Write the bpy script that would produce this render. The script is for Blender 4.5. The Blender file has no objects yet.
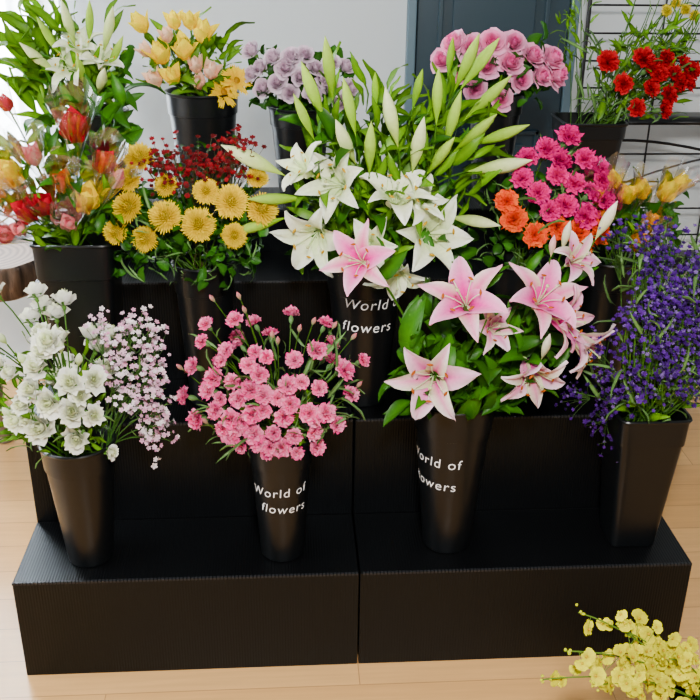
import bpy, numpy as np, math, bmesh
from mathutils import Vector, Matrix
rng=np.random.default_rng(7)
PI=math.pi
scene=bpy.context.scene

# ------------------------------------------------------------------ materials
def mat(name,col=(.5,.5,.5),rough=.5,metal=0,spec=.5):
    m=bpy.data.materials.new(name); m.use_nodes=True
    b=m.node_tree.nodes['Principled BSDF']
    b.inputs['Base Color'].default_value=(*col,1); b.inputs['Roughness'].default_value=rough
    b.inputs['Metallic'].default_value=metal
    b.inputs['Specular IOR Level'].default_value=spec
    return m,m.node_tree,b
def attrmat(name,rough,trans,sat,val):
    m,nt,b=mat(name,rough=rough,spec=.2)
    a=nt.nodes.new('ShaderNodeAttribute'); a.attribute_name='Col'
    n=nt.nodes.new('ShaderNodeTexNoise'); n.inputs['Scale'].default_value=60
    mr=nt.nodes.new('ShaderNodeMapRange'); mr.inputs[3].default_value=.82; mr.inputs[4].default_value=1.14
    nt.links.new(n.outputs['Fac'],mr.inputs[0])
    mx=nt.nodes.new('ShaderNodeVectorMath'); mx.operation='SCALE'
    hs=nt.nodes.new('ShaderNodeHueSaturation'); hs.inputs['Saturation'].default_value=sat; hs.inputs['Value'].default_value=val
    nt.links.new(a.outputs['Color'],hs.inputs['Color'])
    nt.links.new(hs.outputs[0],mx.inputs[0]); nt.links.new(mr.outputs[0],mx.inputs['Scale'])
    nt.links.new(mx.outputs[0],b.inputs['Base Color'])
    t=nt.nodes.new('ShaderNodeBsdfTranslucent'); nt.links.new(mx.outputs[0],t.inputs['Color'])
    s=nt.nodes.new('ShaderNodeMixShader'); s.inputs[0].default_value=trans
    o=nt.nodes['Material Output']
    nt.links.new(b.outputs[0],s.inputs[1]); nt.links.new(t.outputs[0],s.inputs[2]); nt.links.new(s.outputs[0],o.inputs['Surface'])
    return m
M_PET=attrmat('petal_material',.65,.2,1.18,1.03)
M_LEAF=attrmat('leaf_material',.42,.12,1.2,.66)
M_CEL=bpy.data.materials.new('cellophane_material'); M_CEL.use_nodes=True; nt=M_CEL.node_tree; nt.nodes.remove(nt.nodes['Principled BSDF'])
tr=nt.nodes.new('ShaderNodeBsdfTransparent'); gl=nt.nodes.new('ShaderNodeBsdfGlossy'); gl.inputs['Roughness'].default_value=.12; gl.inputs['Color'].default_value=(.97,.98,1,1)
sx=nt.nodes.new('ShaderNodeMixShader')
lw=nt.nodes.new('ShaderNodeLayerWeight'); lw.inputs['Blend'].default_value=.4
mr=nt.nodes.new('ShaderNodeMapRange'); mr.inputs[3].default_value=.11; mr.inputs[4].default_value=.75
nt.links.new(lw.outputs['Facing'],mr.inputs[0]); nt.links.new(mr.outputs[0],sx.inputs[0])
nt.links.new(tr.outputs[0],sx.inputs[1]); nt.links.new(gl.outputs[0],sx.inputs[2]); nt.links.new(sx.outputs[0],nt.nodes['Material Output'].inputs['Surface'])
M_BUCK,nt,b=mat('black_bucket_plastic',(.0028,.0034,.004),.36,spec=.32)
n=nt.nodes.new('ShaderNodeTexNoise'); n.inputs['Scale'].default_value=35
cr=nt.nodes.new('ShaderNodeMapRange'); cr.inputs[3].default_value=.24; cr.inputs[4].default_value=.40
nt.links.new(n.outputs['Fac'],cr.inputs[0]); nt.links.new(cr.outputs[0],b.inputs['Roughness'])
M_STAND,nt,b=mat('black_corrugated_board',(.0018,.0019,.0022),.45,spec=.22)
b.inputs['Specular Tint'].default_value=(.8,.92,1,1)
tc=nt.nodes.new('ShaderNodeTexCoord'); w=nt.nodes.new('ShaderNodeTexWave'); w.bands_direction='X'; w.inputs['Scale'].default_value=48
nt.links.new(tc.outputs['Object'],w.inputs['Vector'])
bp=nt.nodes.new('ShaderNodeBump'); bp.inputs['Strength'].default_value=.25; bp.inputs['Distance'].default_value=.002
nt.links.new(w.outputs['Fac'],bp.inputs['Height']); nt.links.new(bp.outputs[0],b.inputs['Normal'])
n=nt.nodes.new('ShaderNodeTexNoise'); n.inputs['Scale'].default_value=6; n.inputs['Detail'].default_value=6
cr=nt.nodes.new('ShaderNodeMapRange'); cr.inputs[3].default_value=.28; cr.inputs[4].default_value=.48
nt.links.new(tc.outputs['Object'],n.inputs['Vector']); nt.links.new(n.outputs['Fac'],cr.inputs[0]); nt.links.new(cr.outputs[0],b.inputs['Roughness'])
M_EDGE,_,_=mat('board_edge_material',(.016,.017,.019),.5,spec=.3)
M_TXT,_,_=mat('white_paint',(.9,.9,.9),.6)
M_IRON,_,_=mat('black_iron',(.006,.006,.007),.4,.3)
M_FLOOR,nt,b=mat('light_wood_floor',(.7,.5,.3),.24)
tc=nt.nodes.new('ShaderNodeTexCoord'); br=nt.nodes.new('ShaderNodeTexBrick')
br.inputs['Color1'].default_value=(.76,.42,.15,1); br.inputs['Color2'].default_value=(.68,.36,.12,1); br.inputs['Mortar'].default_value=(.42,.21,.08,1)
br.inputs['Scale'].default_value=1; br.inputs['Brick Width'].default_value=1.2; br.inputs['Row Height'].default_value=.12; br.inputs['Mortar Size'].default_value=.0012
nt.links.new(tc.outputs['Object'],br.inputs['Vector'])
mp=nt.nodes.new('ShaderNodeMapping'); mp.inputs['Scale'].default_value=(1.5,25,1)
ns=nt.nodes.new('ShaderNodeTexNoise'); ns.inputs['Scale'].default_value=3; ns.inputs['Detail'].default_value=5
nt.links.new(tc.outputs['Object'],mp.inputs[0]); nt.links.new(mp.outputs[0],ns.inputs['Vector'])
mr=nt.nodes.new('ShaderNodeMapRange'); mr.inputs[3].default_value=.82; mr.inputs[4].default_value=1.12; nt.links.new(ns.outputs['Fac'],mr.inputs[0])
vm=nt.nodes.new('ShaderNodeVectorMath'); vm.operation='SCALE'; nt.links.new(br.outputs['Color'],vm.inputs[0]); nt.links.new(mr.outputs[0],vm.inputs['Scale'])
nt.links.new(vm.outputs[0],b.inputs['Base Color'])
M_WALL,nt,b=mat('painted_wall',(.58,.63,.65),.8)
n=nt.nodes.new('ShaderNodeTexNoise'); n.inputs['Scale'].default_value=90
bp=nt.nodes.new('ShaderNodeBump'); bp.inputs['Strength'].default_value=.08; nt.links.new(n.outputs['Fac'],bp.inputs['Height']); nt.links.new(bp.outputs[0],b.inputs['Normal'])
M_TRIM,_,_=mat('white_trim_paint',(.78,.80,.80),.45)
M_DOOR,_,_=mat('slate_door_paint',(.014,.036,.052),.4)
M_DTRIM,_,_=mat('door_frame_paint',(.09,.15,.19),.45)
M_CURT,nt,b=mat('sheer_curtain_fabric',(.85,.88,.92),.8)
t=nt.nodes.new('ShaderNodeBsdfTranslucent'); t.inputs['Color'].default_value=(.88,.91,.95,1); s=nt.nodes.new('ShaderNodeMixShader'); s.inputs[0].default_value=.6
nt.links.new(b.outputs[0],s.inputs[1]); nt.links.new(t.outputs[0],s.inputs[2]); nt.links.new(s.outputs[0],nt.nodes['Material Output'].inputs['Surface'])
M_BARK,nt,b=mat('bark_material',(.2,.12,.07),.85)
tc=nt.nodes.new('ShaderNodeTexCoord'); mp=nt.nodes.new('ShaderNodeMapping'); mp.inputs['Scale'].default_value=(8,8,1.5)
n=nt.nodes.new('ShaderNodeTexNoise'); n.inputs['Scale'].default_value=4; n.inputs['Detail'].default_value=8
nt.links.new(tc.outputs['Object'],mp.inputs[0]); nt.links.new(mp.outputs[0],n.inputs['Vector'])
cr=nt.nodes.new('ShaderNodeValToRGB'); cr.color_ramp.elements[0].color=(.05,.03,.02,1); cr.color_ramp.elements[0].position=.35; cr.color_ramp.elements[1].color=(.34,.22,.15,1); cr.color_ramp.elements[1].position=.7
nt.links.new(n.outputs['Fac'],cr.inputs[0]); nt.links.new(cr.outputs[0],b.inputs['Base Color'])
bp=nt.nodes.new('ShaderNodeBump'); bp.inputs['Strength'].default_value=.7; bp.inputs['Distance'].default_value=.02; nt.links.new(n.outputs['Fac'],bp.inputs['Height']); nt.links.new(bp.outputs[0],b.inputs['Normal'])
M_RING,nt,b=mat('cut_wood_material',(.5,.33,.2),.6)
tc=nt.nodes.new('ShaderNodeTexCoord'); w=nt.nodes.new('ShaderNodeTexWave'); w.wave_type='RINGS'; w.rings_direction='Z'; w.inputs['Scale'].default_value=14; w.inputs['Distortion'].default_value=2
nt.links.new(tc.outputs['Object'],w.inputs['Vector']); cr=nt.nodes.new('ShaderNodeValToRGB'); cr.color_ramp.elements[0].color=(.14,.085,.05,1); cr.color_ramp.elements[1].color=(.28,.18,.12,1)
nt.links.new(w.outputs['Fac'],cr.inputs[0]); nt.links.new(cr.outputs[0],b.inputs['Base Color'])

# ------------------------------------------------------------------ mesh helpers
def gridVF(P,closed=False):
    n,m=P.shape[:2]; V=P.reshape(-1,3); i=np.arange(n*m).reshape(n,m)
    if closed:
        j=np.roll(i,-1,1); F=np.stack([i[:-1],j[:-1],j[1:],i[1:]],-1).reshape(-1,4)
    else: F=np.stack([i[:-1,:-1],i[:-1,1:],i[1:,1:],i[1:,:-1]],-1).reshape(-1,4)
    return V,F
class G:
    def __init__(s,V,F,C,m=0):
        s.V=V;s.F=F
        C=np.asarray(C,float)
        s.C=np.broadcast_to(C,(len(V),3)).copy() if C.ndim==1 else C
        s.M=np.full(len(F),m) if np.isscalar(m) else m
def cat(L):
    o=0;V=[];F=[];C=[];M=[]
    for g in L:
        V.append(g.V);F.append(g.F+o);C.append(g.C);M.append(g.M);o+=len(g.V)
    return G(np.vstack(V),np.vstack(F),np.vstack(C),np.concatenate(M))
def basis(d,spin=0):
    d=np.asarray(d,float); d=d/np.linalg.norm(d)
    a=np.array([0,0,1.]) if abs(d[2])<.9 else np.array([1.,0,0])
    x=np.cross(a,d); x/=np.linalg.norm(x); y=np.cross(d,x)
    c,s=math.cos(spin),math.sin(spin)
    return np.stack([c*x+s*y,-s*x+c*y,d],1)
def xf(g,pos,d=(0,0,1),sc=1,spin=None,tint=1.):
    if spin is None: spin=rng.uniform(0,2*PI)
    R=basis(d,spin)
    return G((g.V*sc)@R.T+np.asarray(pos),g.F,np.clip(g.C*tint,0,1),g.M)
def lerp(a,b,t): 
    a=np.asarray(a,float);b=np.asarray(b,float); t=np.asarray(t)[...,None]; return a+(b-a)*t
def petal(L,W,a,b,phi,c0,c1,nl=5,nw=2,shape='pt',cup=.3,ruf=0,rk=6,r0=0,z0=0,cm=None,tw=1.,m=0,zig=0,ck=1.2,cb=None):
    t=np.linspace(0,1,nl+1); th=a+(b-a)*t**tw
    tm=(th[1:]+th[:-1])/2; r=r0+np.concatenate([[0],np.cumsum(np.sin(tm))])*L/nl; z=z0+np.concatenate([[0],np.cumsum(np.cos(tm))])*L/nl
    if shape=='pt': w=.12*(1-t)+np.clip(np.sin(PI*t**.8),0,1)**.85; w[-1]=.02
    elif shape=='rd': w=(.25+.75*np.sin(PI/2*np.minimum(1,t*1.4)))*(1-.55*t**5)
    elif shape=='fan': w=.12+.88*t
    elif shape=='strap': w=(.6+.4*np.sin(PI*t))*(1-.7*t**6)
    w=w*W
    s=np.linspace(-1,1,nw+1)
    T,S=np.meshgrid(t,s,indexing='ij')
    Wd=w[:,None]; ph=rng.uniform(0,6)
    off=cup*Wd*S**2+ruf*np.sin(rk*S+ph)*T
    if ruf and shape=='pt': off=off+ruf*.8*np.sin(T*11+ph)*np.abs(S)
    th_=th[:,None]
    zg=zig*L*np.sin(rk*2.3*S+ph)*T**3
    R=r[:,None]-np.cos(th_)*off+np.sin(th_)*zg; Z=z[:,None]+np.sin(th_)*off+np.cos(th_)*zg; Y=S*Wd
    c,sn=math.cos(phi),math.sin(phi)
    P=np.stack([c*R-sn*Y,sn*R+c*Y,Z],-1)
    C=lerp(c0,c1,T)
    if cm is not None:
        k=np.clip(1-np.abs(S)*1.05,0,1)**ck*np.clip(1.3-T,0,1)
        C=C+(np.asarray(cm)-C)*np.clip(k,0,1)[...,None]
    V,F=gridVF(P); return G(V,F,C.reshape(-1,3),m)
def wpetal(L,a,b,phi,om,c0,c1,nl=5,nw=4,curl=0,r0=.001,z0=0,sp=.12,m=0,ruf=.045):
    t=np.linspace(0,1,nl+1); th=a+(b-a)*t+curl*t**4
    tm=(th[1:]+th[:-1])/2; r=r0+np.concatenate([[0],np.cumsum(np.sin(tm))])*L/nl; z=z0+np.concatenate([[0],np.cumsum(np.cos(tm))])*L/nl
    r=np.maximum(r,.0008)
    s=np.linspace(-1,1,nw+1); T,S=np.meshgrid(t,s,indexing='ij')
    R=r[:,None]*(1+sp*S); A=phi+S*om*(.5+.5*np.sin(PI*T*.85)); Z=z[:,None]-.14*L*S**2*T+ruf*L*np.sin(5*S+phi*3)*T
    R=R*(1+ruf*1.5*np.sin(7*S+phi*5)*T**2)
    P=np.stack([R*np.cos(A),R*np.sin(A),Z],-1); V,F=gridVF(P); return G(V,F,lerp(c0,c1,T).reshape(-1,3),m)
def tube(P,r,col,k=5,m=1,c2=None):
    P=np.asarray(P,float); n=len(P); r=np.broadcast_to(np.asarray(r,float),(n,))
    d=np.gradient(P,axis=0); d/=np.linalg.norm(d,axis=1)[:,None]+1e-9
    ref=np.array([.3,.9,.1]); x=np.cross(d,ref); x/=np.linalg.norm(x,axis=1)[:,None]+1e-9; y=np.cross(d,x)
    a=np.arange(k)*2*PI/k
    Q=P[:,None,:]+r[:,None,None]*(np.cos(a)[None,:,None]*x[:,None,:]+np.sin(a)[None,:,None]*y[:,None,:])
    V,F=gridVF(Q,True)
    C=np.repeat(lerp(col,c2 if c2 is not None else col,np.linspace(0,1,n)),k,0)
    return G(V,F,C,m)
def ell(L,R,c0,c1,k=8,n=7,m=0,lobes=0,pw=1.,z0=0):
    t=np.linspace(0,1,n); r=R*np.sin(PI*t**pw); r[0]=r[-1]=R*.03
    a=np.arange(k)*2*PI/k
    rr=r[:,None]*(1+lobes*np.cos(3*a)[None,:])
    P=np.stack([rr*np.cos(a),rr*np.sin(a),np.broadcast_to((z0+t*L)[:,None],rr.shape)],-1)
    V,F=gridVF(P,True); return G(V,F,np.repeat(lerp(c0,c1,t),k,0),m)
def bez(a,b,c,n=8):
    t=np.linspace(0,1,n)[:,None]; return (1-t)**2*np.asarray(a)+2*t*(1-t)*np.asarray(b)+t*t*np.asarray(c)
def mkobj(name,g,mats,parent=None,smooth=True,sharp=None):
    me=bpy.data.meshes.new(name); nv,nf=len(g.V),len(g.F)
    me.vertices.add(nv); me.vertices.foreach_set('co',g.V.astype(np.float32).ravel())
    me.loops.add(nf*4); me.loops.foreach_set('vertex_index',g.F.astype(np.int32).ravel())
    me.polygons.add(nf); me.polygons.foreach_set('loop_start',np.arange(0,nf*4,4,dtype=np.int32))
    me.polygons.foreach_set('material_index',g.M.astype(np.int32))
    me.polygons.foreach_set('use_smooth',np.full(nf,smooth))
    me.update(calc_edges=True)
    ca=me.color_attributes.new('Col','FLOAT_COLOR','POINT')
    ca.data.foreach_set('color',np.hstack([g.C,np.ones((nv,1))]).astype(np.float32).ravel())
    for m in mats: me.materials.append(m)
    if sharp: me.set_sharp_from_angle(angle=sharp)
    ob=bpy.data.objects.new(name,me); scene.collection.objects.link(ob)
    if parent: ob.parent=parent
    return ob
def empty(name,loc=(0,0,0)):
    e=bpy.data.objects.new(name,None); e.location=loc; e.empty_display_size=.05; scene.collection.objects.link(e); return e
def boxG(x0,x1,y0,y1,z0,z1,col=(0,0,0),m=0):
    V=np.array([[x,y,z] for z in(z0,z1) for y in(y0,y1) for x in(x0,x1)],float)
    F=np.array([[0,2,3,1],[4,5,7,6],[0,1,5,4],[2,6,7,3],[0,4,6,2],[1,3,7,5]])
    return G(V,F,np.array(col,float),m)
def box(name,x0,x1,y0,y1,z0,z1,m,parent=None,bevel=0):
    c=((x0+x1)/2,(y0+y1)/2,(z0+z1)/2)
    ob=mkobj(name,boxG(x0-c[0],x1-c[0],y0-c[1],y1-c[1],z0-c[2],z1-c[2]),[m],parent,smooth=False)
    ob.location=c
    if bevel:
        md=ob.modifiers.new('bevel','BEVEL'); md.width=bevel; md.segments=2
    return ob

# ------------------------------------------------------------------ room
YB=1.66
box('floor',-3.2,3.2,-3.6,YB+.12,-.05,0,M_FLOOR)
wx0,wx1,wz0,wz1=-2.0,-.98,.75,2.3
wb=cat([boxG(-3.2,wx0,YB,YB+.12,0,2.8),boxG(wx1,3.2,YB,YB+.12,0,2.8),boxG(wx0,wx1,YB,YB+.12,0,wz0),boxG(wx0,wx1,YB,YB+.12,wz1,2.8)])
mkobj('wall_back',wb,[M_WALL],smooth=False)
ly0,ly1,lz0,lz1=-1.6,.9,.7,2.4
wl=cat([boxG(-3.2,-3.08,-3.6,ly0,0,2.8),boxG(-3.2,-3.08,ly1,YB,0,2.8),boxG(-3.2,-3.08,ly0,ly1,0,lz0),boxG(-3.2,-3.08,ly0,ly1,lz1,2.8)])
mkobj('wall_left',wl,[M_WALL],smooth=False)
box('wall_right',3.08,3.2,-3.6,YB,0,2.8,M_WALL)
box('baseboard_back',-3.08,.22,YB-.018,YB,0,.09,M_TRIM,bevel=.004)
box('baseboard_left',-3.08,-3.06,-3.6,YB-.02,0,.09,M_TRIM,bevel=.004)
def window(name,ax,lo,hi,z0,z1,pos):
    e=empty(name)
    def bar(nm,a0,a1,b0,b1,t=.04):
        if ax=='x': box(nm,a0,a1,pos-t/2,pos+t/2,b0,b1,M_TRIM,e,.003)
        else: box(nm,pos-t/2,pos+t/2,a0,a1,b0,b1,M_TRIM,e,.003)
    bar('frame_bottom',lo,hi,z0,z0+.05); bar('frame_top',lo,hi,z1-.05,z1)
    bar('frame_side_a',lo,lo+.05,z0+.05,z1-.05); bar('frame_side_b',hi-.05,hi,z0+.05,z1-.05)
    bar('mullion',(lo+hi)/2-.02,(lo+hi)/2+.02,z0+.05,z1-.05,.03)
window('window_1','x',wx0,wx1,wz0,wz1,YB+.06)
window('added_window_left','y',ly0,ly1,lz0,lz1,-3.14)  # unseen window, added so side light can enter from the left
u=np.linspace(0,1,140); zz=np.linspace(0,1,12)
U,Z=np.meshgrid(u,zz,indexing='ij')
P=np.stack([-2.0+U*1.10,YB-.10+.028*np.sin(U*70)+.012*np.sin(U*23+Z*2),.45+Z*2.0],-1)
V,F=gridVF(P); cu=mkobj('sheer_curtain',G(V,F,(1,1,1)),[M_CURT])
rod=tube([(-2.1,YB-.1,2.47),(-.8,YB-.1,2.47)],.012,(0,0,0),8,0); mkobj('curtain_rod',rod,[M_IRON],cu)
dx0,dx1=.30,.83
de=empty('door_1')
box('door_slab',dx0,dx1,YB-.03,YB-.002,.01,2.02,M_DOOR,de,.003)
for (a,b_,c,d_) in [(dx0+.07,dx1-.07,1.12,1.88),(dx0+.07,dx1-.07,.15,.98)]:
    box('panel_moulding_l',a,a+.018,YB-.045,YB-.03,c,d_,M_DOOR,de,.004); box('panel_moulding_r',b_-.018,b_,YB-.045,YB-.03,c,d_,M_DOOR,de,.004)
    box('panel_moulding_b',a,b_,YB-.045,YB-.03,c,c+.018,M_DOOR,de,.004); box('panel_moulding_t',a,b_,YB-.045,YB-.03,d_-.018,d_,M_DOOR,de,.004)
    box('raised_panel',a+.05,b_-.05,YB-.042,YB-.03,c+.05,d_-.05,M_DOOR,de,.008)
kn=ell(.05,.025,(0,0,0),(0,0,0),12,9,0); kk=mkobj('door_knob',xf(kn,(dx0+.04,YB-.03,.85),(0,-1,0),1,0),[M_IRON],de)
te=empty('trim_1')
box('frame_left',dx0-.035,dx0-.004,YB-.04,YB,0,2.06,M_DTRIM,te,.004)
box('frame_right',dx1+.004,dx1+.035,YB-.04,YB,0,2.06,M_DTRIM,te,.004)
box('frame_top',dx0-.035,dx1+.035,YB-.04,YB,2.03,2.07,M_DTRIM,te,.004)

# ------------------------------------------------------------------ stand
h,d=.274,.247
se=empty('tiered_display_stand')
tops=[h,2*h,3*h,.94]
for k,zt in enumerate(tops):
    for side,(x0,x1) in {'left':(-.8,-.0015),'right':(.0015,.8)}.items():
        box('tier_%d_%s'%(k+1,side),x0,x1,k*d,(k+1)*d-.0005,0,zt,M_STAND,se,.0025)
    L=[]
    for x in np.arange(-.797,.797,.0085):
        if abs(x)<.004: continue
        L.append(boxG(x-.0026,x+.0026,k*d-.0022,k*d+.004,zt-.0045,zt+.0012))
    mkobj('fluted_edge_%d'%(k+1),cat(L),[M_EDGE],se,smooth=False)

# ------------------------------------------------------------------ buckets
PAR={}
def bucket(top,x,y,z,H,rt,rb,square=False,text=None):
    prof=[(.001,0),(rb-.003,0),(rb,.003),(rb+(rt-rb)*.78,.80*H),(rb+(rt-rb)*.78+.0035,.805*H),(rt,H-.008),(rt+.003,H-.007),(rt+.0045,H-.003),(rt+.003,H),(rt-.002,H),(rt-.004,H-.004),(rb-.004,.02),(.001,.02)]
    k=64; a=np.arange(k)*2*PI/k+PI/k
    mul=1/((np.abs(np.cos(a))**9+np.abs(np.sin(a))**9)**(1/9)) if square else np.ones(k)
    pr=np.array(prof)
    P=np.stack([pr[:,0][:,None]*mul*np.cos(a),pr[:,0][:,None]*mul*np.sin(a),np.broadcast_to(pr[:,1][:,None],(len(pr),k))],-1)
    V,F=gridVF(P,True)
    e=empty(top,(x,y,z+.0006)); PAR[top]=e
    ob=mkobj('bucket',G(V,F,(0,0,0)),[M_BUCK],e,sharp=.6)
    if text:
        for line,alpha,zc,size,slant in text:
            cv=bpy.data.curves.new('t','FONT'); cv.body=line; cv.size=size; cv.align_x='CENTER'; cv.align_y='CENTER'; cv.offset=-.0002; cv.space_character=1.15; cv.shear=.12
            to=bpy.data.objects.new('t',cv); scene.collection.objects.link(to)
            dg=bpy.context.evaluated_depsgraph_get(); me=bpy.data.meshes.new_from_object(to.evaluated_get(dg)); bpy.data.objects.remove(to)
            bm=bmesh.new(); bm.from_mesh(me); bmesh.ops.triangulate(bm,faces=bm.faces[:])
            for v in bm.verts:
                tx,ty=v.co.x,v.co.y; cs,sn=math.cos(slant),math.sin(slant)
                tx,ty=cs*tx-sn*ty,sn*tx+cs*ty
                zz_=zc+ty; r=rb+(rt-rb)*.78*min(1,zz_/(.8*H))+.0012
                if zz_>.8*H: r+=.0045
                A=alpha+tx/r; v.co=(r*math.cos(A),r*math.sin(A),zz_)
            bm.to_mesh(me); bm.free()
            me.materials.append(M_TXT); tt=bpy.data.objects.new('lettering',me); scene.collection.objects.link(tt); tt.parent=e
    return ob
A0=-PI/2
HB=2*h
T4=.94
bucket('bucket_of_white_lisianthus',-.638,.10,h,.32,.083,.052)
bucket('bucket_of_pink_spray_carnations',-.18,.10,h,.322,.074,.052,text=[('World of',A0-.12,.20,.033,.05),('flowers',A0+.08,.155,.033,-.02)])
bucket('bucket_of_pink_lilies',.222,.12,h,.405,.094,.058,text=[('World of',A0-.85,.262,.036,.0),('flowers',A0-.80,.20,.036,.0)])
bucket('bucket_of_purple_statice',.678,.125,h,.365,.082,.055,square=True)
bucket('bucket_of_yellow_chrysanthemums',-.359,.37,HB,.375,.073,.05)
bucket('bucket_of_wrapped_red_roses',-.650,.38,HB,.44,.092,.065,square=True)
bucket('bucket_of_white_lilies',.03,.37,HB,.375,.095,.06,text=[('World of',A0+.25,.285,.038,-.04),('flowers',A0+.02,.225,.038,-.04)])
bucket('bucket_of_coral_carnations',.41,.39,HB,.365,.08,.055)
bucket('bucket_of_wrapped_yellow_roses',.65,.40,HB,.365,.075,.055)
bucket('bucket_of_yellow_tulips',-.385,.87,T4,.30,.098,.07)
bucket('bucket_of_lavender_roses',-.118,.87,T4,.26,.085,.06)
bucket('bucket_of_pink_roses',.43,.87,T4,.30,.075,.05)
bucket('bucket_of_red_carnations',.70,.87,T4,.225,.088,.065,square=True)
bucket('bucket_of_white_lily_buds',-.67,.87,T4,.25,.08,.055)

# ------------------------------------------------------------------ flower prototypes
GA=2.39996
def lily(ci,ce,cm,recurve=1.9,nl=10,anth=(.40,.10,.02),throat=(.50,.68,.2),ck=1.2,wd=1.):
    L=[]
    for i in range(6):
        inner=i%2
        a=rng.uniform(.15,.32); b=recurve+rng.uniform(-.45,.45)
        L.append(petal(.110 if not inner else .102,(.0165 if not inner else .0225)*wd,a,b,i*PI/3+rng.uniform(-.12,.12),throat if not inner else ci,ce,nl=nl,nw=6,cup=rng.uniform(.1,.5),ruf=.0035,rk=4,r0=.003,cm=cm,tw=rng.uniform(1.1,1.6),ck=ck))
    for i in range(6):
        p=i*PI/3+.3; e=np.array([.032*math.cos(p),.032*math.sin(p),.062])
        L.append(tube(bez((0,0,0),(.006*math.cos(p),.006*math.sin(p),.04),e,6),.0009,(.75,.85,.55),4,0))
        L.append(xf(ell(.013,.0026,anth,anth,6,5),e-np.array([-.0045*math.sin(p),.0045*math.cos(p),0]),(-math.sin(p),math.cos(p),.2),1,0))
    L.append(tube(bez((0,0,0),(0,0,.04),(.006,0,.075),6),.0014,(.7,.85,.5),5,0)); L.append(xf(ell(.006,.004,(.6,.65,.35),(.6,.65,.35),6,4),(.006,0,.073),(0,0,1),1,0))
    L.append(ell(.02,.006,(.3,.45,.1),(.7,.8,.5),8,5,0,z0=-.012))
    return cat(L)
def rose(ci,co,n=20,R=.03,green=True,ruf=.03,open_=.6):
    L=[]
    for i in range(n):
        f=i/(n-1)
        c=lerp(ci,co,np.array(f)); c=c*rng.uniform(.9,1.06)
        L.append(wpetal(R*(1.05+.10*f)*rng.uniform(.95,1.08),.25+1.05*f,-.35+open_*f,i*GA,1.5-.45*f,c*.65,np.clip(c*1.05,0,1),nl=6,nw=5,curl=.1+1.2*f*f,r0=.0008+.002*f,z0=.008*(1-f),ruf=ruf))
    if green:
        for i in range(5): L.append(petal(R*.8,R*.16,.8,1.9,i*2*PI/5,(.12,.25,.06),(.15,.3,.08),4,1,m=1,z0=-.002))
        L.append(ell(.016,.006,(.12,.25,.06),(.15,.3,.08),7,5,1,z0=-.014))
    return cat(L)
def carn(c,c2,n=34,R=.026):
    L=[]
    for i in range(n):
        f=(i/(n-1))**.6
        th=.05+1.55*f
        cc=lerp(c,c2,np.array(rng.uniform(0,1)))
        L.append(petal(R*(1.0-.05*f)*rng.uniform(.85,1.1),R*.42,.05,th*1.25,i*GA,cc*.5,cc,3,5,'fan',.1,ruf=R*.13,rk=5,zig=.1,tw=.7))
    L.append(ell(R*1.15,R*.26,(.16,.3,.12),(.22,.38,.16),7,6,1,z0=-R*.85))
    return cat(L)
def mum(c,c2,n=210,R=.034):
    L=[]
    for i in range(n):
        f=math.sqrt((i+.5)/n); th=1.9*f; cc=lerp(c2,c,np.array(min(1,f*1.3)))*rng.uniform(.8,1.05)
        L.append(petal(R*rng.uniform(.85,1.08)*(1-.12*(1-f)),R*.072,th,th-.5,i*GA,np.array(cc)*np.array([.42,.26,.2]),cc,4,1,'strap',0,r0=.0003,tw=2))  # petal bases coloured darker to paint shade inside the head
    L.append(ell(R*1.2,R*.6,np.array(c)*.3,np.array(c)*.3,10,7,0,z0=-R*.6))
    L.append(ell(.012,.01,(.12,.25,.05),(.15,.3,.06),8,5,1,z0=-.022))
    return cat(L)
def daisy(c,c2,ctr,n=40,R=.038):
    L=[]
    for i in range(n):
        th=1.45-.22*(i%3); L.append(petal(R*(1-.12*(i%3)),R*.10,th,th+.15,i*GA,c2,c,3,2,'strap',.2))
    L.append(ell(.012,.011,ctr,ctr,10,6,0,z0=-.002)); return cat(L)
def tulip(c0,c1,L_=.055,W=.018,op=.35,ce=None):
    L=[]
    for i in range(6): L.append(petal(L_,W,.75,-.3+op*(i%2),i*PI/3,c0,c1,6,4,'pt',.45,r0=.001,z0=0,tw=.6,cm=ce,ck=.8))
    for i in range(4): L.append(petal(L_*.8,W*.6,.4,-.2,i*PI/2+.3,c0,c1,4,2,'pt',.4))
    L.append(ell(.012,.005,(.15,.3,.06),(.2,.4,.1),6,4,1,z0=-.009))
    return cat(L)
def bud(L_,R,c0,c1): 
    return ell(L_,R,c0,c1,9,9,0,lobes=.10,pw=1.15)
def leafp(L_,W,a,b,c0,c1,nl=6): 
    return petal(L_,W,a,b,0,c0,c1,nl,2,'pt',.35,m=1,cm=np.array(c1)*1.5,ruf=.002,rk=3)
DG=(.02,.08,.01);MG=(.05,.16,.02);LG=(.17,.34,.05)
leaf_d=[leafp(.10,.016,.1,1.3,DG,MG),leafp(.12,.018,.2,1.7,(.03,.10,.015),(.06,.18,.03)),leafp(.08,.012,.1,.8,DG,(.08,.21,.04))]
leaf_l=[leafp(.09,.010,.1,1.2,MG,LG),leafp(.07,.008,.05,.7,(.08,.22,.03),LG)]
leaf_n=[leafp(.08,.0035,.1,1.2,(.10,.20,.07),(.18,.31,.12),5),leafp(.06,.003,.1,.9,(.08,.18,.06),(.17,.29,.11),5)]
leaf_r=[leafp(.045,.013,.3,1.4,DG,(.045,.14,.025),5),leafp(.04,.014,.4,1.2,(.02,.08,.015),(.06,.17,.035),5)]

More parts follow.
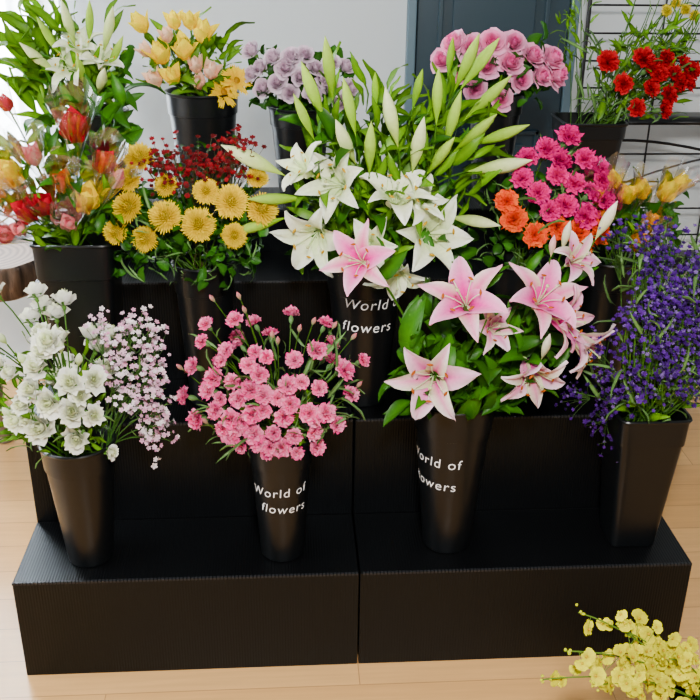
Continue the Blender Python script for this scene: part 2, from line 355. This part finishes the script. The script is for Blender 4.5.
class Bq:
    def __init__(s,name,x,y,rz,kx,kz,tc,Rx,Rz,cz,dep,rr=.05):
        s.__dict__.update(locals()); s.L=[]
    def dy(s,dx,dz):
        q=1-(dx/s.Rx)**2-((dz-s.cz)/s.Rz)**2
        return -s.dep*math.sqrt(max(q,0))
    def pos(s,dx,dz,dy=None):
        if dy is None: dy=s.dy(dx,dz)
        return np.array([s.x+dx*s.kx,s.y+dy,s.rz+dz*s.kz+dy*s.tc])
    def out(s,dx,dz,dy=None,f=.9,up=.45):
        if dy is None: dy=s.dy(dx,dz)
        v=np.array([dx/s.Rx,dy/s.dep*f,(dz-s.cz)/s.Rz*.6+up])+rng.normal(0,.12,3)
        return v/np.linalg.norm(v)
    def root(s):
        a=rng.uniform(0,2*PI); r=rng.uniform(0,1)*s.rr
        return np.array([s.x+r*math.cos(a),s.y+r*math.sin(a),s.rz-.04])
    def stem(s,p,d,r=.0018,col=(.09,.2,.04),leaves=None,nl=0,lsc=1.):
        a=s.root(); p=np.asarray(p); ln=np.linalg.norm(p-a)
        q=p-np.asarray(d)*ln*.35
        B=bez(a,q,p,8); s.L.append(tube(B,r,np.array(col)*.8,5,1,col))
        for i in range(nl):
            t=rng.uniform(.35,.9); k=int(t*7); b_=B[k]
            ph=rng.uniform(0,2*PI); dd=np.array([math.cos(ph),math.sin(ph)*.8-.25,.75])
            s.L.append(xf(leaves[rng.integers(len(leaves))],b_,dd,lsc*rng.uniform(.7,1.15),tint=rng.uniform(.75,1.25)))
    def bloom(s,protos,dx,dz,sc=1,dr=None,dy=None,shift=.015,tint=None,jit=.08,leaves=None,nl=0,lsc=1.,stem=True,r=.0018,spin=None):
        p=s.pos(dx,dz,dy); dd=s.out(dx,dz,dy) if dr is None else np.array(dr,float)/np.linalg.norm(dr)
        g=protos[rng.integers(len(protos))]
        s.L.append(xf(g,p-dd*shift*sc,dd,sc,spin,tint=rng.uniform(1-jit,1+jit) if tint is None else tint))
        if stem: s.stem(p-dd*shift*sc,dd,r=r,leaves=leaves,nl=nl,lsc=lsc)
    def foliage(s,n,x0,x1,z0,z1,protos,sc=1.,f=.55,up=.6,spread=1.):
        for i in range(n):
            dx=rng.uniform(x0,x1); dz=rng.uniform(z0,z1); y_=s.dy(dx,dz)*rng.uniform(-.3,f+.3)
            v=np.array([dx/s.Rx*spread+rng.normal(0,.35),-.35+rng.normal(0,.4),up+rng.normal(0,.25)])
            s.L.append(xf(protos[rng.integers(len(protos))],s.pos(dx,dz,y_),v,sc*rng.uniform(.7,1.2),tint=rng.uniform(.6,1.3)))
    def done(s,top,extra=None):
        g=cat(s.L); e=PAR[top]; c=np.array(e.location); g.V=g.V-c
        return mkobj(s.name,g,[M_PET,M_LEAF]+([extra] if extra else []),e)

# ---- white lisianthus
WH=(.90,.90,.84)
P=[rose((.74,.80,.48),WH,n=14,R=.031,ruf=.11,open_=o) for o in (.2,.4,.65,.9,.5)]
b=Bq('white_lisianthus_flowers',-.638,.10,h+.32,.00231,.00252,.43,85,85,70,.11)
for dx,dz,sc in [(-3,125,1.05),(-40,98,.95),(-19,104,1),(11,93,1.05),(31,91,1),(-33,74,1.05),(-10,79,1.1),(12,68,1.1),(-43,55,1),(-18,50,1.1),(8,42,1.05),(-52,104,.8),(-58,140,.75),(-63,112,.85),(26,62,.95),(37,8,.6),(-78,108,.75),(-26,86,1),(-12,118,.8),(-30,62,.9),(22,80,.9)]:
    b.bloom(P,dx+rng.uniform(-3,3),dz+rng.uniform(-3,3),sc*rng.uniform(.8,1.1),leaves=leaf_l,nl=1,lsc=.7)
for dx,dz in [(-50,60),(5,120),(-70,85),(20,110),(-30,110),(-62,70),(-48,120)]:
    b.bloom([bud(.035,.008,(.3,.45,.12),(.75,.8,.6))],dx,dz,1,dr=(dx/100,-.2,1))
for i in range(14): b.bloom(P,rng.uniform(-45,40),rng.uniform(50,120),.9,dy=rng.uniform(.0,.09))
b.foliage(70,-60,25,0,80,leaf_l,.85)
b.foliage(60,-40,30,-4,40,leaf_n,.9)
b.done('bucket_of_white_lisianthus')
def floret(c,n=5,R=.006): return cat([petal(R,R*.42,1.0,1.4,i*2*PI/n,np.array(c)*.85,c,2,1,'rd') for i in range(n)]+[ell(R*.9,R*.22,(.15,.25,.1),c,4,3,1,z0=-R*.8)])
FL=[floret((.86,.60,.72),5,.0068),floret((.92,.82,.85),5,.0070),floret((.76,.42,.58),5,.006)]
b=Bq('lilac_filler_flowers',-.575,.13,h+.32,.00231,.00252,.43,80,95,70,.07,rr=.02)
def sprays(b,cent,n,sig,protos,sc=1.,stems=5,col=(.1,.22,.06)):
    for cx_,cz_ in cent:
        c=b.pos(cx_,cz_); a=b.root(); B=bez(a,[a[0]*.6+c[0]*.4,a[1]*.6+c[1]*.4,(a[2]+c[2])/2+.02],c,8); b.L.append(tube(B,.0014,col,4,1))
        for i in range(n):
            p=c+rng.normal(0,1,3)*np.array([sig*b.kx,.022,sig*b.kz]); 
            v=(p-a); v/=np.linalg.norm(v); v=v+np.array([0,-.6,.3])+rng.normal(0,.35,3)
            b.L.append(xf(protos[rng.integers(len(protos))],p,v,sc*rng.uniform(.7,1.2),tint=rng.uniform(.8,1.15)))
            if i%2==0: b.L.append(tube(bez(c-(c-a)*.22,(c+p)/2-(c-a)*.08,p,4),.0006,col,3,1))
sprays(b,[(10,120),(28,115),(42,122),(55,110),(58,95),(45,90),(25,95),(48,72),(56,60),(55,40),(40,50),(28,60),(52,20),(45,5),(20,80),(52,0),(55,78)],26,7,FL,1.)
b.foliage(90,5,50,0,100,leaf_n,.6)
b.done('bucket_of_white_lisianthus')

# ---- pink spray carnations
PK=(.86,.15,.35);PK2=(.95,.42,.58)
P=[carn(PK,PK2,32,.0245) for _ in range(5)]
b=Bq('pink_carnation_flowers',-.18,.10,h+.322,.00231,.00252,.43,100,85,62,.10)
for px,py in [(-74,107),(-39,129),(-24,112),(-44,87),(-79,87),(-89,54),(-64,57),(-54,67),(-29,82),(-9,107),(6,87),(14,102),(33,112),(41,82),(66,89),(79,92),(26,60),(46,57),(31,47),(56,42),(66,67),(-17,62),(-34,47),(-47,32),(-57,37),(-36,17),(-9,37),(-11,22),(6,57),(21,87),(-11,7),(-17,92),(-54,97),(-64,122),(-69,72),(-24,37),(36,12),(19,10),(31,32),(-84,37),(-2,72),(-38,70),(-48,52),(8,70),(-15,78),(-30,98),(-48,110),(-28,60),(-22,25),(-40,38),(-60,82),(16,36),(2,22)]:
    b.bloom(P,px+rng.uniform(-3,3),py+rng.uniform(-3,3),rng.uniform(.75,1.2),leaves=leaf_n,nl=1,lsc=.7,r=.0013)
for px,py in [(-35,140),(-5,122),(52,122),(33,128),(70,110),(-92,80),(-60,132),(0,118),(75,72),(-70,40),(20,125),(-30,135)]:
    b.bloom([bud(.03,.006,(.12,.28,.1),(.6,.2,.25))],px,py,.8,dr=(px/100,-.2,1),r=.001)
for i in range(14): b.bloom(P,rng.uniform(-70,60),rng.uniform(50,110),.9,dy=rng.uniform(0,.08),r=.0013)
b.foliage(140,-60,60,-2,90,leaf_n,1.0,f=.75)
b.foliage(30,-30,30,-6,30,leaf_l,.7)
b.done('bucket_of_pink_spray_carnations')

# ---- pink oriental lilies
PL=[lily((.78,.18,.42),(.94,.66,.80),(.76,.09,.36),ck=.65,wd=1.) for _ in range(4)]
PLw=[lily((.85,.42,.58),(.94,.82,.87),(.78,.15,.42),ck=.95,wd=.97) for _ in range(4)]
b=Bq('pink_lily_flowers',.222,.12,h+.405,.00229,.00252,.42,135,110,80,.14)
for dx,dz,sc,dr,dy,w in [(-101,143,1.02,(-.35,-.75,.35),None,0),(-8,132,1.2,(-.3,-.65,.7),None,0),(-34,64,1.25,(-.3,-.95,.15),None,1),(66,128,1.15,(.15,-.7,.75),None,0),(92,104,1.05,(.75,-.55,.1),None,0),(62,62,1.1,(.2,-.8,-.35),None,1),(118,70,1.05,(.7,-.6,-.35),None,1),(25,95,.8,(.2,-.7,.3),-.09,1),(102,143,.85,(.35,-.6,.6),None,1)]:
    b.bloom(PLw if w else PL,dx,dz,sc,dr=dr,dy=dy,shift=.04,leaves=leaf_d,nl=3,lsc=.9,r=.003)
LB=bud(.105,.0125,(.45,.5,.2),(.90,.82,.72)); LBp=bud(.09,.012,(.5,.5,.25),(.88,.45,.55))
for dx,dz,dr,sc in [(127,152,(.35,-.2,1),.95),(88,155,(.1,-.2,1),.7),(70,80,(.1,-.3,1),.7),(15,120,(.2,-.3,1),.6),(75,155,(.0,-.2,1),.6)]:
    b.bloom([LBp if sc<.65 else LB],dx,dz,sc,dr=dr,shift=.02,leaves=leaf_d,nl=1,r=.002)
for dx,dz,dr,sc in [(-78,60,(-.5,-.7,.9),1.3),(-90,70,(-.3,-.9,1),1.2),(-45,5,(-.8,-.6,.4),1.1),(-50,15,(-.9,-.5,.6),1.0),(0,5,(.0,-1,.2),1.1),(20,10,(.5,-.9,.1),1.1),(70,15,(1,-.5,.2),1.3),(55,25,(.8,-.6,.6),1.2),(-20,20,(-.5,-.8,.6),1.),(40,30,(.4,-.9,.3),1.2)]:
    b.L.append(xf(leaf_d[1],b.pos(dx*.6,dz,-.07),dr,sc,spin=rng.uniform(-.5,.5)+PI/2))
b.foliage(140,-50,70,-2,75,leaf_d,.8)
b.foliage(60,-40,90,40,110,leaf_d,.75)
b.done('bucket_of_pink_lilies')

# ---- purple statice
PV=[floret((.065,.020,.16),5,.0062),floret((.11,.045,.24),5,.0062),floret((.035,.010,.09),5,.006),floret((.20,.13,.34),5,.0045)]
b=Bq('purple_statice_flowers',.678,.125,h+.365,.00231,.00252,.43,85,110,100,.11,rr=.06)
cent=[(rng.uniform(-60,52),rng.uniform(70,185)) for _ in range(58)]+[(rng.uniform(-50,45),rng.uniform(35,75)) for _ in range(8)]
cent+=[(-78,15),(-50,-18),(-25,-40),(-60,60),(-45,30),(-70,80),(-40,0)]
sprays(b,cent,29,8.,PV,1.,col=(.10,.20,.06))
b.foliage(170,-50,45,0,175,leaf_n,1.1,f=.95)
b.foliage(50,-30,30,-5,50,leaf_l,.8)
for i in range(80):
    dx=rng.uniform(-50,45); p=b.pos(dx,rng.uniform(60,170)); b.stem(p,(0,0,1),r=.0014,col=(.12,.26,.06))
b.done('bucket_of_purple_statice')

# ---- yellow chrysanthemums
YE=(.95,.68,.0)
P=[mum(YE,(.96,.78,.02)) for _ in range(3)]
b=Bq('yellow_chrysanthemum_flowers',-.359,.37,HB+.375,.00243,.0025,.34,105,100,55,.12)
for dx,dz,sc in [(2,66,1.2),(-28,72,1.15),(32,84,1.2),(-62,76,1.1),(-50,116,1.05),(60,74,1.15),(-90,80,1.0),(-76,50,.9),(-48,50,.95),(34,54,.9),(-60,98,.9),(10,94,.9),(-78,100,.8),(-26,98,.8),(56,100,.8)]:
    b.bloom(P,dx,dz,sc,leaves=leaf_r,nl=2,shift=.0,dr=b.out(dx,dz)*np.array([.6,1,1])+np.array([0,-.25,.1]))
RD=[floret((.16,.008,.012),6,.0065),floret((.24,.015,.02),6,.007),floret((.09,.01,.01),6,.006)]
sprays(b,[(-30,115),(-18,120),(0,115),(-28,105),(-10,108),(15,112),(28,122),(40,128),(48,120),(35,115),(20,112),(48,112),(5,118),(-35,120)],26,7,RD,1.,col=(.10,.10,.04))
b.foliage(230,-80,58,0,68,leaf_r,.85,f=.8)
b.foliage(110,-60,50,-8,70,leaf_n,.9,f=.8)
b.foliage(60,-45,50,70,115,leaf_r,.6)
b.done('bucket_of_yellow_chrysanthemums')

# ---- cellophane sleeves
def sleeve(p,dr,L_=.13,R=.035):
    k=14; t=np.linspace(0,1,6); a=np.arange(k)*2*PI/k
    r=.004+R*t**1.1
    rr=r[:,None]*(1+.12*np.sin(5*a+rng.uniform(0,6))[None,:]*t[:,None])
    z=(t*L_)[:,None]+.012*np.sin(4*a+1)[None,:]*t[:,None]**3
    P=np.stack([rr*np.cos(a),rr*np.sin(a),np.broadcast_to(z,rr.shape)],-1); V,F=gridVF(P,True)
    return xf(G(V,F,(1,1,1),2),p,dr,1)
def wrapped(b,lst,sets):
    for dx,dz,k,sc,dr in lst:
        dr=np.array(dr,float); dr/=np.linalg.norm(dr); p=b.pos(dx,dz)
        b.L.append(xf(sets[k],p-dr*.028*sc,dr,sc*1.15,tint=rng.uniform(.9,1.1)))
        b.L.append(sleeve(p-dr*.085*sc,dr,.158*sc,.042*sc)); b.stem(p-dr*.03*sc,dr,r=.0022,leaves=leaf_l,nl=2,lsc=.8)
TR=tulip((.42,.004,.015),(.62,.012,.04),.06,.022); TY=tulip((.94,.54,.005),(.97,.76,.02),.06,.022); TP=tulip((.85,.50,.45),(.85,.20,.28),.055,.018,ce=(.9,.7,.6)); TO=tulip((.88,.26,.005),(.96,.48,.01),.05,.019); TS=tulip((.90,.60,.04),(.60,.02,.03),.058,.021,ce=(.80,.25,.05))
b=Bq('wrapped_rose_flowers',-.650,.38,HB+.44,.00243,.0025,.33,120,110,60,.13)
wrapped(b,[(-70,92,0,1.1,(-.35,-.5,1)),(-43,82,1,1.2,(-.2,-.7,1)),(17,120,0,1.2,(.15,-.5,1)),(-30,52,0,1.05,(-.3,-.8,.8)),(-14,58,0,.95,(0,-.8,.9)),(22,62,1,1.15,(.3,-.6,.9)),(-55,28,0,.85,(-.7,-.7,.5)),(-72,58,0,.9,(-.7,-.5,.7)),(4,78,3,.9,(.1,-.6,1)),(40,92,0,.9,(.4,-.5,1)),(-20,100,2,.9,(-.1,-.5,1)),(-42,136,0,.6,(-.3,-.4,1)),(50,78,2,.8,(.6,-.3,1)),(-58,66,3,.9,(-.5,-.7,.8)),(4,42,2,.8,(.2,-.8,.7)),(-40,35,2,.8,(-.2,-.9,.5))],[TR,TY,TP,TS])
b.foliage(90,-60,45,5,90,leaf_l,1.0); b.foliage(60,-45,40,0,80,leaf_d,.8)
b.foliage(40,-10,55,80,130,leaf_d,.8)
b.done('bucket_of_wrapped_red_roses',M_CEL)
b=Bq('wrapped_yellow_rose_flowers',.65,.40,HB+.365,.00236,.0025,.31,110,100,60,.11)
wrapped(b,[(-38,86,1,.8,(-.2,-.6,1)),(-10,86,0,.8,(0,-.6,1)),(5,90,0,.75,(.1,-.5,1)),(30,88,0,.9,(.3,-.5,1)),(8,42,1,1.,(.2,-.8,.6)),(-28,66,1,.75,(-.2,-.6,1)),(-52,58,1,.75,(-.5,-.6,.8)),(44,94,0,.75,(.4,-.4,1)),(18,64,1,.75,(.1,-.7,.9)),(-24,98,0,.7,(-.2,-.4,1))],[TY,TO])
b.foliage(110,-50,50,0,75,leaf_r,1.1); b.foliage(40,-50,50,20,75,leaf_d,.8)
b.done('bucket_of_wrapped_yellow_roses',M_CEL)

# ---- coral / hot pink carnations
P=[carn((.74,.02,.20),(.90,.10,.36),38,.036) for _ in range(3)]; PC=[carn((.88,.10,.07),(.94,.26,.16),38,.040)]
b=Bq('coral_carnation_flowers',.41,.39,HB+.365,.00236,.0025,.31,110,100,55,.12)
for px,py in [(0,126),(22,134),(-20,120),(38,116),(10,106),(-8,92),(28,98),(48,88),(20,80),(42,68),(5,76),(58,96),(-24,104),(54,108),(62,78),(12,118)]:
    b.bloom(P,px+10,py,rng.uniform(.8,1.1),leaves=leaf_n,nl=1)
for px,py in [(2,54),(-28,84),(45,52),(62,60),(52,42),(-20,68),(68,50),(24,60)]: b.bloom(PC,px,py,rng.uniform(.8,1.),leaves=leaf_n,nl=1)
b.foliage(100,-40,66,0,100,leaf_n,1.,f=.8); b.foliage(80,-45,60,0,80,leaf_r,1.)
b.done('bucket_of_coral_carnations')

# ---- white lilies (big centre bouquet)
WL=[lily((.82,.86,.55),(.93,.94,.88),(.82,.88,.55),anth=(.55,.35,.05),wd=1.) for _ in range(5)]
GB=bud(.130,.0125,(.20,.40,.04),(.50,.68,.18)); GW=bud(.14,.0155,(.38,.55,.10),(.84,.88,.56)); GG=bud(.10,.010,(.12,.30,.03),(.32,.52,.08))
b=Bq('white_lily_flowers',.03,.37,HB+.375,.00238,.0025,.33,135,145,85,.15)
for dx,dz,sc,dr,dy in [(23,98,1.15,(.1,-.5,.85),None),(58,57,1.3,(.25,-.9,.2),None),(-54,58,1.22,(-.4,-.85,-.15),None),(-32,108,1.15,(-.5,-.75,.35),None),(0,52,.9,(-.1,-.9,.1),None),(28,18,1.,(.0,-.8,-.5),None),(45,92,.9,(.5,-.6,.5),None),(-64,118,.85,(-.6,-.4,.5),None)]:
    b.bloom(WL,dx,dz,sc,dr=dr,dy=dy,shift=.04,leaves=leaf_l,nl=3,lsc=1.1,r=.003)
for dx,dz,dr,sc,k in [(-50,172,(-.5,-.1,1),1,0),(-37,186,(-.25,-.1,1),1,0),(-62,158,(-.6,-.1,.9),.9,0),(-18,160,(-.1,-.1,1),.9,0),(18,155,(-.2,-.1,1),1,1),(38,135,(.2,-.2,1),.9,1),(58,172,(.15,0,1),1,0),(70,148,(.35,-.1,1),1,0),(85,190,(.3,0,1),1,0),(98,178,(.5,0,1),1,0),(106,160,(.7,-.1,.9),1,0),(118,130,(.9,-.1,.5),1,0),(112,108,(1,-.2,.15),1,1),(-100,110,(-1,-.2,.5),1.1,1),(-100,60,(-1,-.2,-.3),1.05,0),(92,65,(1,-.3,-.2),.9,1),(0,183,(0,0,1),.8,2),(40,184,(.1,0,1),.8,2),(75,198,(.2,0,1),.8,2),(90,140,(.6,-.2,.8),.9,0),(-20,140,(-.3,-.3,.9),.9,1),(60,120,(.5,-.4,.8),.9,0),(-80,90,(-.9,-.3,.1),.9,0),(0,130,(0,-.4,1),.9,0)]:
    b.bloom([[GB,GW,GG][k]],dx+rng.uniform(-3,3),dz+rng.uniform(-4,4),sc*rng.uniform(.95,1.15),dr=np.array(dr)+rng.normal(0,.12,3),shift=.05,leaves=leaf_l,nl=3,lsc=1.1,r=.0025,jit=.12)
b.foliage(140,-40,105,60,160,leaf_l,1.15,up=.8)
b.foliage(90,-65,85,0,120,leaf_l,1.05)
b.foliage(110,-50,85,0,140,leaf_d,.8)
b.done('bucket_of_white_lilies')

# ---- back row
b=Bq('yellow_tulip_flowers',-.385,.87,T4+.30,.00272,.0026,.2,90,80,50,.09)
TYL=tulip((.95,.64,.01),(.97,.80,.04),.07,.021,.75); TPK=tulip((.92,.55,.38),(.95,.72,.56),.06,.018,.6)
for dx,dz,k,sc,dr in [(-35,47,0,1.1,(-.3,-.6,1)),(-12,52,0,1.1,(0,-.6,1)),(7,68,0,1.05,(.2,-.4,1)),(-52,74,0,.95,(-.5,-.3,1)),(-43,22,1,1.,(-.4,-.6,1)),(13,32,1,1.,(.3,-.6,1)),(-20,78,0,.8,(-.1,-.3,1)),(-28,66,1,.8,(-.2,-.4,1)),(-2,38,1,.9,(0,-.6,1)),(-50,50,1,.8,(-.6,-.4,1)),(-25,25,0,.9,(-.2,-.7,.8)),(0,20,1,.9,(0,-.8,.8)),(-5,78,0,.8,(0,-.4,1))]:
    b.bloom([[TYL],[TPK]][k],dx,dz,sc,dr=dr,shift=.03,leaves=leaf_l,nl=2,lsc=1.1,r=.0025)
P=[daisy((.96,.68,.0),(.88,.45,.0),(.45,.22,.01),54,.046)]
for dx,dz in [(25,10),(38,22)]: b.bloom(P,dx,dz,1.,dr=(.4,-.8,.5))
b.foliage(70,-42,28,0,55,leaf_l,1.); b.done('bucket_of_yellow_tulips')

b=Bq('lavender_rose_flowers',-.118,.87,T4+.26,.00272,.0026,.2,70,60,30,.10)
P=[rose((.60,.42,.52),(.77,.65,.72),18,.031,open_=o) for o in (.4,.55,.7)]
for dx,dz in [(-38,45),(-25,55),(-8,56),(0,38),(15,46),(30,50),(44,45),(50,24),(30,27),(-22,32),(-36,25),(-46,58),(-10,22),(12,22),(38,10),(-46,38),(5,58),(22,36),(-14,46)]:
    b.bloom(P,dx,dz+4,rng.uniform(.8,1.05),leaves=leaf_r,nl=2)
b.foliage(130,-42,48,-2,50,leaf_r,1.1); b.done('bucket_of_lavender_roses')

b=Bq('pink_rose_flowers',.43,.87,T4+.30,.00270,.0026,.2,80,65,30,.11)
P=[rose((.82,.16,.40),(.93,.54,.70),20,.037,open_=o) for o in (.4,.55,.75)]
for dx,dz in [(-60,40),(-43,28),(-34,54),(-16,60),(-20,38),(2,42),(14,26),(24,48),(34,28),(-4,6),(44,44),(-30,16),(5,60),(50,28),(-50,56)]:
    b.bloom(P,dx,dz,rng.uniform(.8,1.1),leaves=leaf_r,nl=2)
b.foliage(110,-50,48,-2,50,leaf_r,1.1,f=.8); b.done('bucket_of_pink_roses')

b=Bq('red_carnation_flowers',.70,.87,T4+.225,.00272,.0026,.2,110,100,50,.10,rr=.06)
P=[carn((.46,.001,.006),(.66,.006,.02),36,.040) for _ in range(3)]
for dx,dz in [(-1,72),(17,50),(35,74),(47,44),(70,57),(87,47),(60,72),(52,60),(80,65),(35,24),(68,35),(66,20),(92,58),(44,66),(78,48)]:
    b.bloom(P,dx+2,dz,rng.uniform(.75,1.),leaves=leaf_n,nl=2)
b.foliage(120,-15,85,0,75,leaf_n,1.1); b.foliage(80,0,90,0,75,leaf_l,.8)
for i in range(26):
    dx=rng.uniform(30,105); dz=rng.uniform(80,135); p=b.pos(dx,dz,rng.uniform(-.04,.05)); b.stem(p,(.2,0,1),r=.0014,leaves=leaf_l,nl=8,lsc=.6)
PY=[mum((.92,.76,.01),(.85,.76,.05),90,.022)]
for dx,dz in [(88,114),(62,118),(98,108),(75,122)]: b.bloom(PY,dx,dz,.8,dr=(.1,-.8,.4))
for dx,dz in [(-22,128),(-35,110),(-28,120)]: b.L.append(tube(bez(b.root(),b.pos(dx*.6,40,0),b.pos(dx,dz,0)),.0015,(.1,.2,.06),4,1)); b.foliage(14,dx-8,dx+8,dz-60,dz,leaf_l,.5,up=1)
b.done('bucket_of_red_carnations')

b=Bq('white_lily_bud_flowers',-.67,.87,T4+.25,.00272,.0026,.2,100,100,50,.09)
for dx,dz,sc,dr in [(-15,56,1.,(-.3,-.7,.7)),(15,62,.9,(.3,-.5,.8)),(-5,74,.9,(0,-.5,1))]:
    b.bloom(WL,dx,dz,sc,dr=dr,shift=.04,leaves=leaf_l,nl=3)
for dx,dz,dr,k in [(-30,75,(-.5,0,1),0),(-12,85,(-.2,0,1),1),(5,88,(.1,0,1),0),(20,80,(.3,0,1),1),(24,60,(.5,-.2,.9),0),(-38,55,(-.7,-.2,.7),1),(-5,45,(0,-.6,.8),0),(10,35,(.3,-.6,.6),1)]:
    b.bloom([[GB,GW][k]],dx,dz,.85,dr=dr,shift=.04,leaves=leaf_l,nl=2,r=.002)
b.foliage(80,-60,26,0,90,leaf_l,1.2,up=1.)
b.foliage(60,-40,26,-15,50,leaf_d,.9,up=.6)
b.foliage(40,-60,-35,-20,95,leaf_l,1.7,up=1.2)
b.done('bucket_of_white_lily_buds')

# ---- yellow orchid spray in the foreground
def orchid():
    L=[]
    c=(.84,.80,.03)
    for a_ in (0.9,-0.9): L.append(petal(.016,.012,1.3,1.7,a_-PI/2,(.70,.60,.02),c,4,4,'rd',.1,ruf=.003,rk=6))
    for a_ in (PI/2,PI/2+1.1,PI/2-1.1): L.append(petal(.010,.004,1.1,1.5,a_,(.5,.45,.03),(.72,.70,.08),3,2,'rd',.1))
    L.append(ell(.006,.003,(.5,.2,.03),(.8,.6,.1),6,4)); return cat(L)
OR=[orchid() for _ in range(3)]
L=[]
VH=.26
bucket('bucket_of_yellow_orchids',.66,-.42,0,VH,.065,.045)
vase_top=np.array([.66,-.42,VH-.02])
for ex,ey,ez in [(.385,-.40,.475),(.36,-.42,.40),(.32,-.43,.34),(.45,-.40,.44),(.50,-.38,.40),(.56,-.44,.39),(.42,-.46,.35)]:
    e=np.array([ex,ey,ez]); s0=vase_top+rng.normal(0,.01,3); mid=(s0+e)/2+np.array([.03,0,.06]); B=bez(s0,mid,e,14)
    L.append(tube(B,.0015,(.2,.33,.08),5,1))
    for i in range(18):
        t=rng.uniform(.3,1); q=B[int(t*13)]; p=q+rng.normal(0,1,3)*np.array([.016,.014,.016])
        L.append(tube([q,p],.0006,(.25,.4,.1),3,1)); L.append(xf(OR[i%3],p,np.array([rng.normal(0,.7),-.7,.6]),rng.uniform(.75,1.2),tint=rng.uniform(.75,1.1)))
    for i in range(4): L.append(xf(bud(.008,.003,(.4,.5,.08),(.7,.7,.1)),B[-1]+rng.normal(0,.006,3),(rng.normal(),-.3,.5),1))
for i in range(8): L.append(xf(leafp(.2,.014,.1,.9,(.04,.12,.02),(.1,.25,.05)),vase_top-np.array([0,0,.08]),(rng.uniform(0,.8),rng.normal(0,.3)-.2,1),rng.uniform(.5,.8)))
g=cat(L); g.V=g.V-np.array(PAR['bucket_of_yellow_orchids'].location)
mkobj('yellow_orchid_flowers',g,[M_PET,M_LEAF],PAR['bucket_of_yellow_orchids'])

# ---- rustic log side table at left: thick cut slab on branch legs
k=48; a=np.arange(k)*2*PI/k; ir=1+.05*np.sin(3*a+1)+.03*np.sin(7*a)+.02*np.sin(13*a)
pr=[(.001,.52),(.19,.52),(.205,.535),(.212,.59),(.208,.625),(.200,.635)]
P=np.stack([np.stack([r*ir*np.cos(a),r*ir*np.sin(a),np.full(k,z)],-1) for r,z in pr])
V,F=gridVF(P,True); g1=G(V,F,(0,0,0),0)
P=np.stack([np.stack([r*ir*np.cos(a),r*ir*np.sin(a),np.full(k,.635)],-1) for r in(.200,.1,.001)]); V,F=gridVF(P,True)
legs=[tube(bez((.10*math.cos(q),.10*math.sin(q),.53),(.11*math.cos(q),.11*math.sin(q),.3),(.15*math.cos(q+.2),.15*math.sin(q+.2),0),8),[.024,.022,.021,.02,.02,.021,.022,.024],(0,0,0),10,0) for q in (PI*.6,PI*1.05,PI*1.5)]
st=mkobj('log_side_table',cat([g1,G(V,F,(0,0,0),1)]+legs),[M_BARK,M_RING]); st.location=(-1.18,1.3,0)

# ---- wrought iron rack at right
L=[]
yr=1.5
def bar(p,r=.005): L.append(tube(p,r,(0,0,0),7,0))
bar([(.86,yr,0),(.86,yr,1.75)],.007); bar([(1.6,yr,0),(1.6,yr,1.75)],.007); bar([(.86,yr,1.75),(1.6,yr,1.75)],.007)
for z in (.4,.62,.72,.82,.92,1.15,1.24,1.33,1.42,1.55): bar([(.86,yr,z),(1.6,yr,z)],.0035)
for x in (1.12,1.36): bar([(x,yr,.0),(x,yr,1.75)],.0035)
for z in (1.06,.55):
    L.append(boxG(.98,1.6,yr-.15,yr+.01,z-.008,z+.006))
bar(bez((.86,yr,.95),(1.1,yr-.02,1.02),(1.6,yr,.86),12),.005); bar(bez((.86,yr,.72),(1.15,yr-.02,.90),(1.6,yr,.95),12),.004)
mkobj('wrought_iron_rack',cat(L),[M_IRON])

# ------------------------------------------------------------------ lights
wd=bpy.data.worlds.new('World'); scene.world=wd; wd.use_nodes=True
bg=wd.node_tree.nodes['Background']; bg.inputs[0].default_value=(.86,.92,1,1); bg.inputs[1].default_value=.32
def area(name,loc,tgt,sx_,sy_,e,col):
    l=bpy.data.lights.new(name,'AREA'); l.shape='RECTANGLE'; l.size=sx_; l.size_y=sy_; l.energy=e; l.color=col
    o=bpy.data.objects.new(name,l); o.location=loc; o.rotation_euler=(Vector(tgt)-Vector(loc)).to_track_quat('-Z','Y').to_euler(); scene.collection.objects.link(o); return o
area('daylight_window_back',(-1.5,YB+.35,1.6),(-.9,0,.9),1.3,1.6,430,(.93,.97,1))
area('added_side_fill',(-3.3,-.3,1.6),(0,.3,.8),2.4,1.7,165,(.95,.98,1))  # unseen area light added outside the left opening as side fill
area('added_front_fill',(-.05,-1.8,2.2),(.1,.3,.6),.26,.22,98,(1,.96,.91))  # fill lamp added just above the camera, flash-like light on the front

# ------------------------------------------------------------------ camera
f_,p_,r_,yw,cx,H,D=954.77,.4238,.0127,.0677,-.1527,1.6711,1.8187
cam=bpy.data.cameras.new('camera'); cam.sensor_width=36; cam.lens=f_/700*36; cam.clip_start=.05
co=bpy.data.objects.new('camera',cam); scene.collection.objects.link(co)
c,s=math.cos(yw),math.sin(yw)
rt=Vector((c,-s,0)); fw0=Vector((s,c,0)); up0=Vector((0,0,1))
fw=fw0*math.cos(p_)-up0*math.sin(p_); dn=-up0*math.cos(p_)-fw0*math.sin(p_)
cr_,sr=math.cos(r_),math.sin(r_)
X=rt*cr_-dn*sr; Y=rt*sr+dn*cr_
M=Matrix((( X.x,-Y.x,-fw.x,cx),(X.y,-Y.y,-fw.y,-D),(X.z,-Y.z,-fw.z,H),(0,0,0,1)))
co.matrix_world=M
scene.camera=co
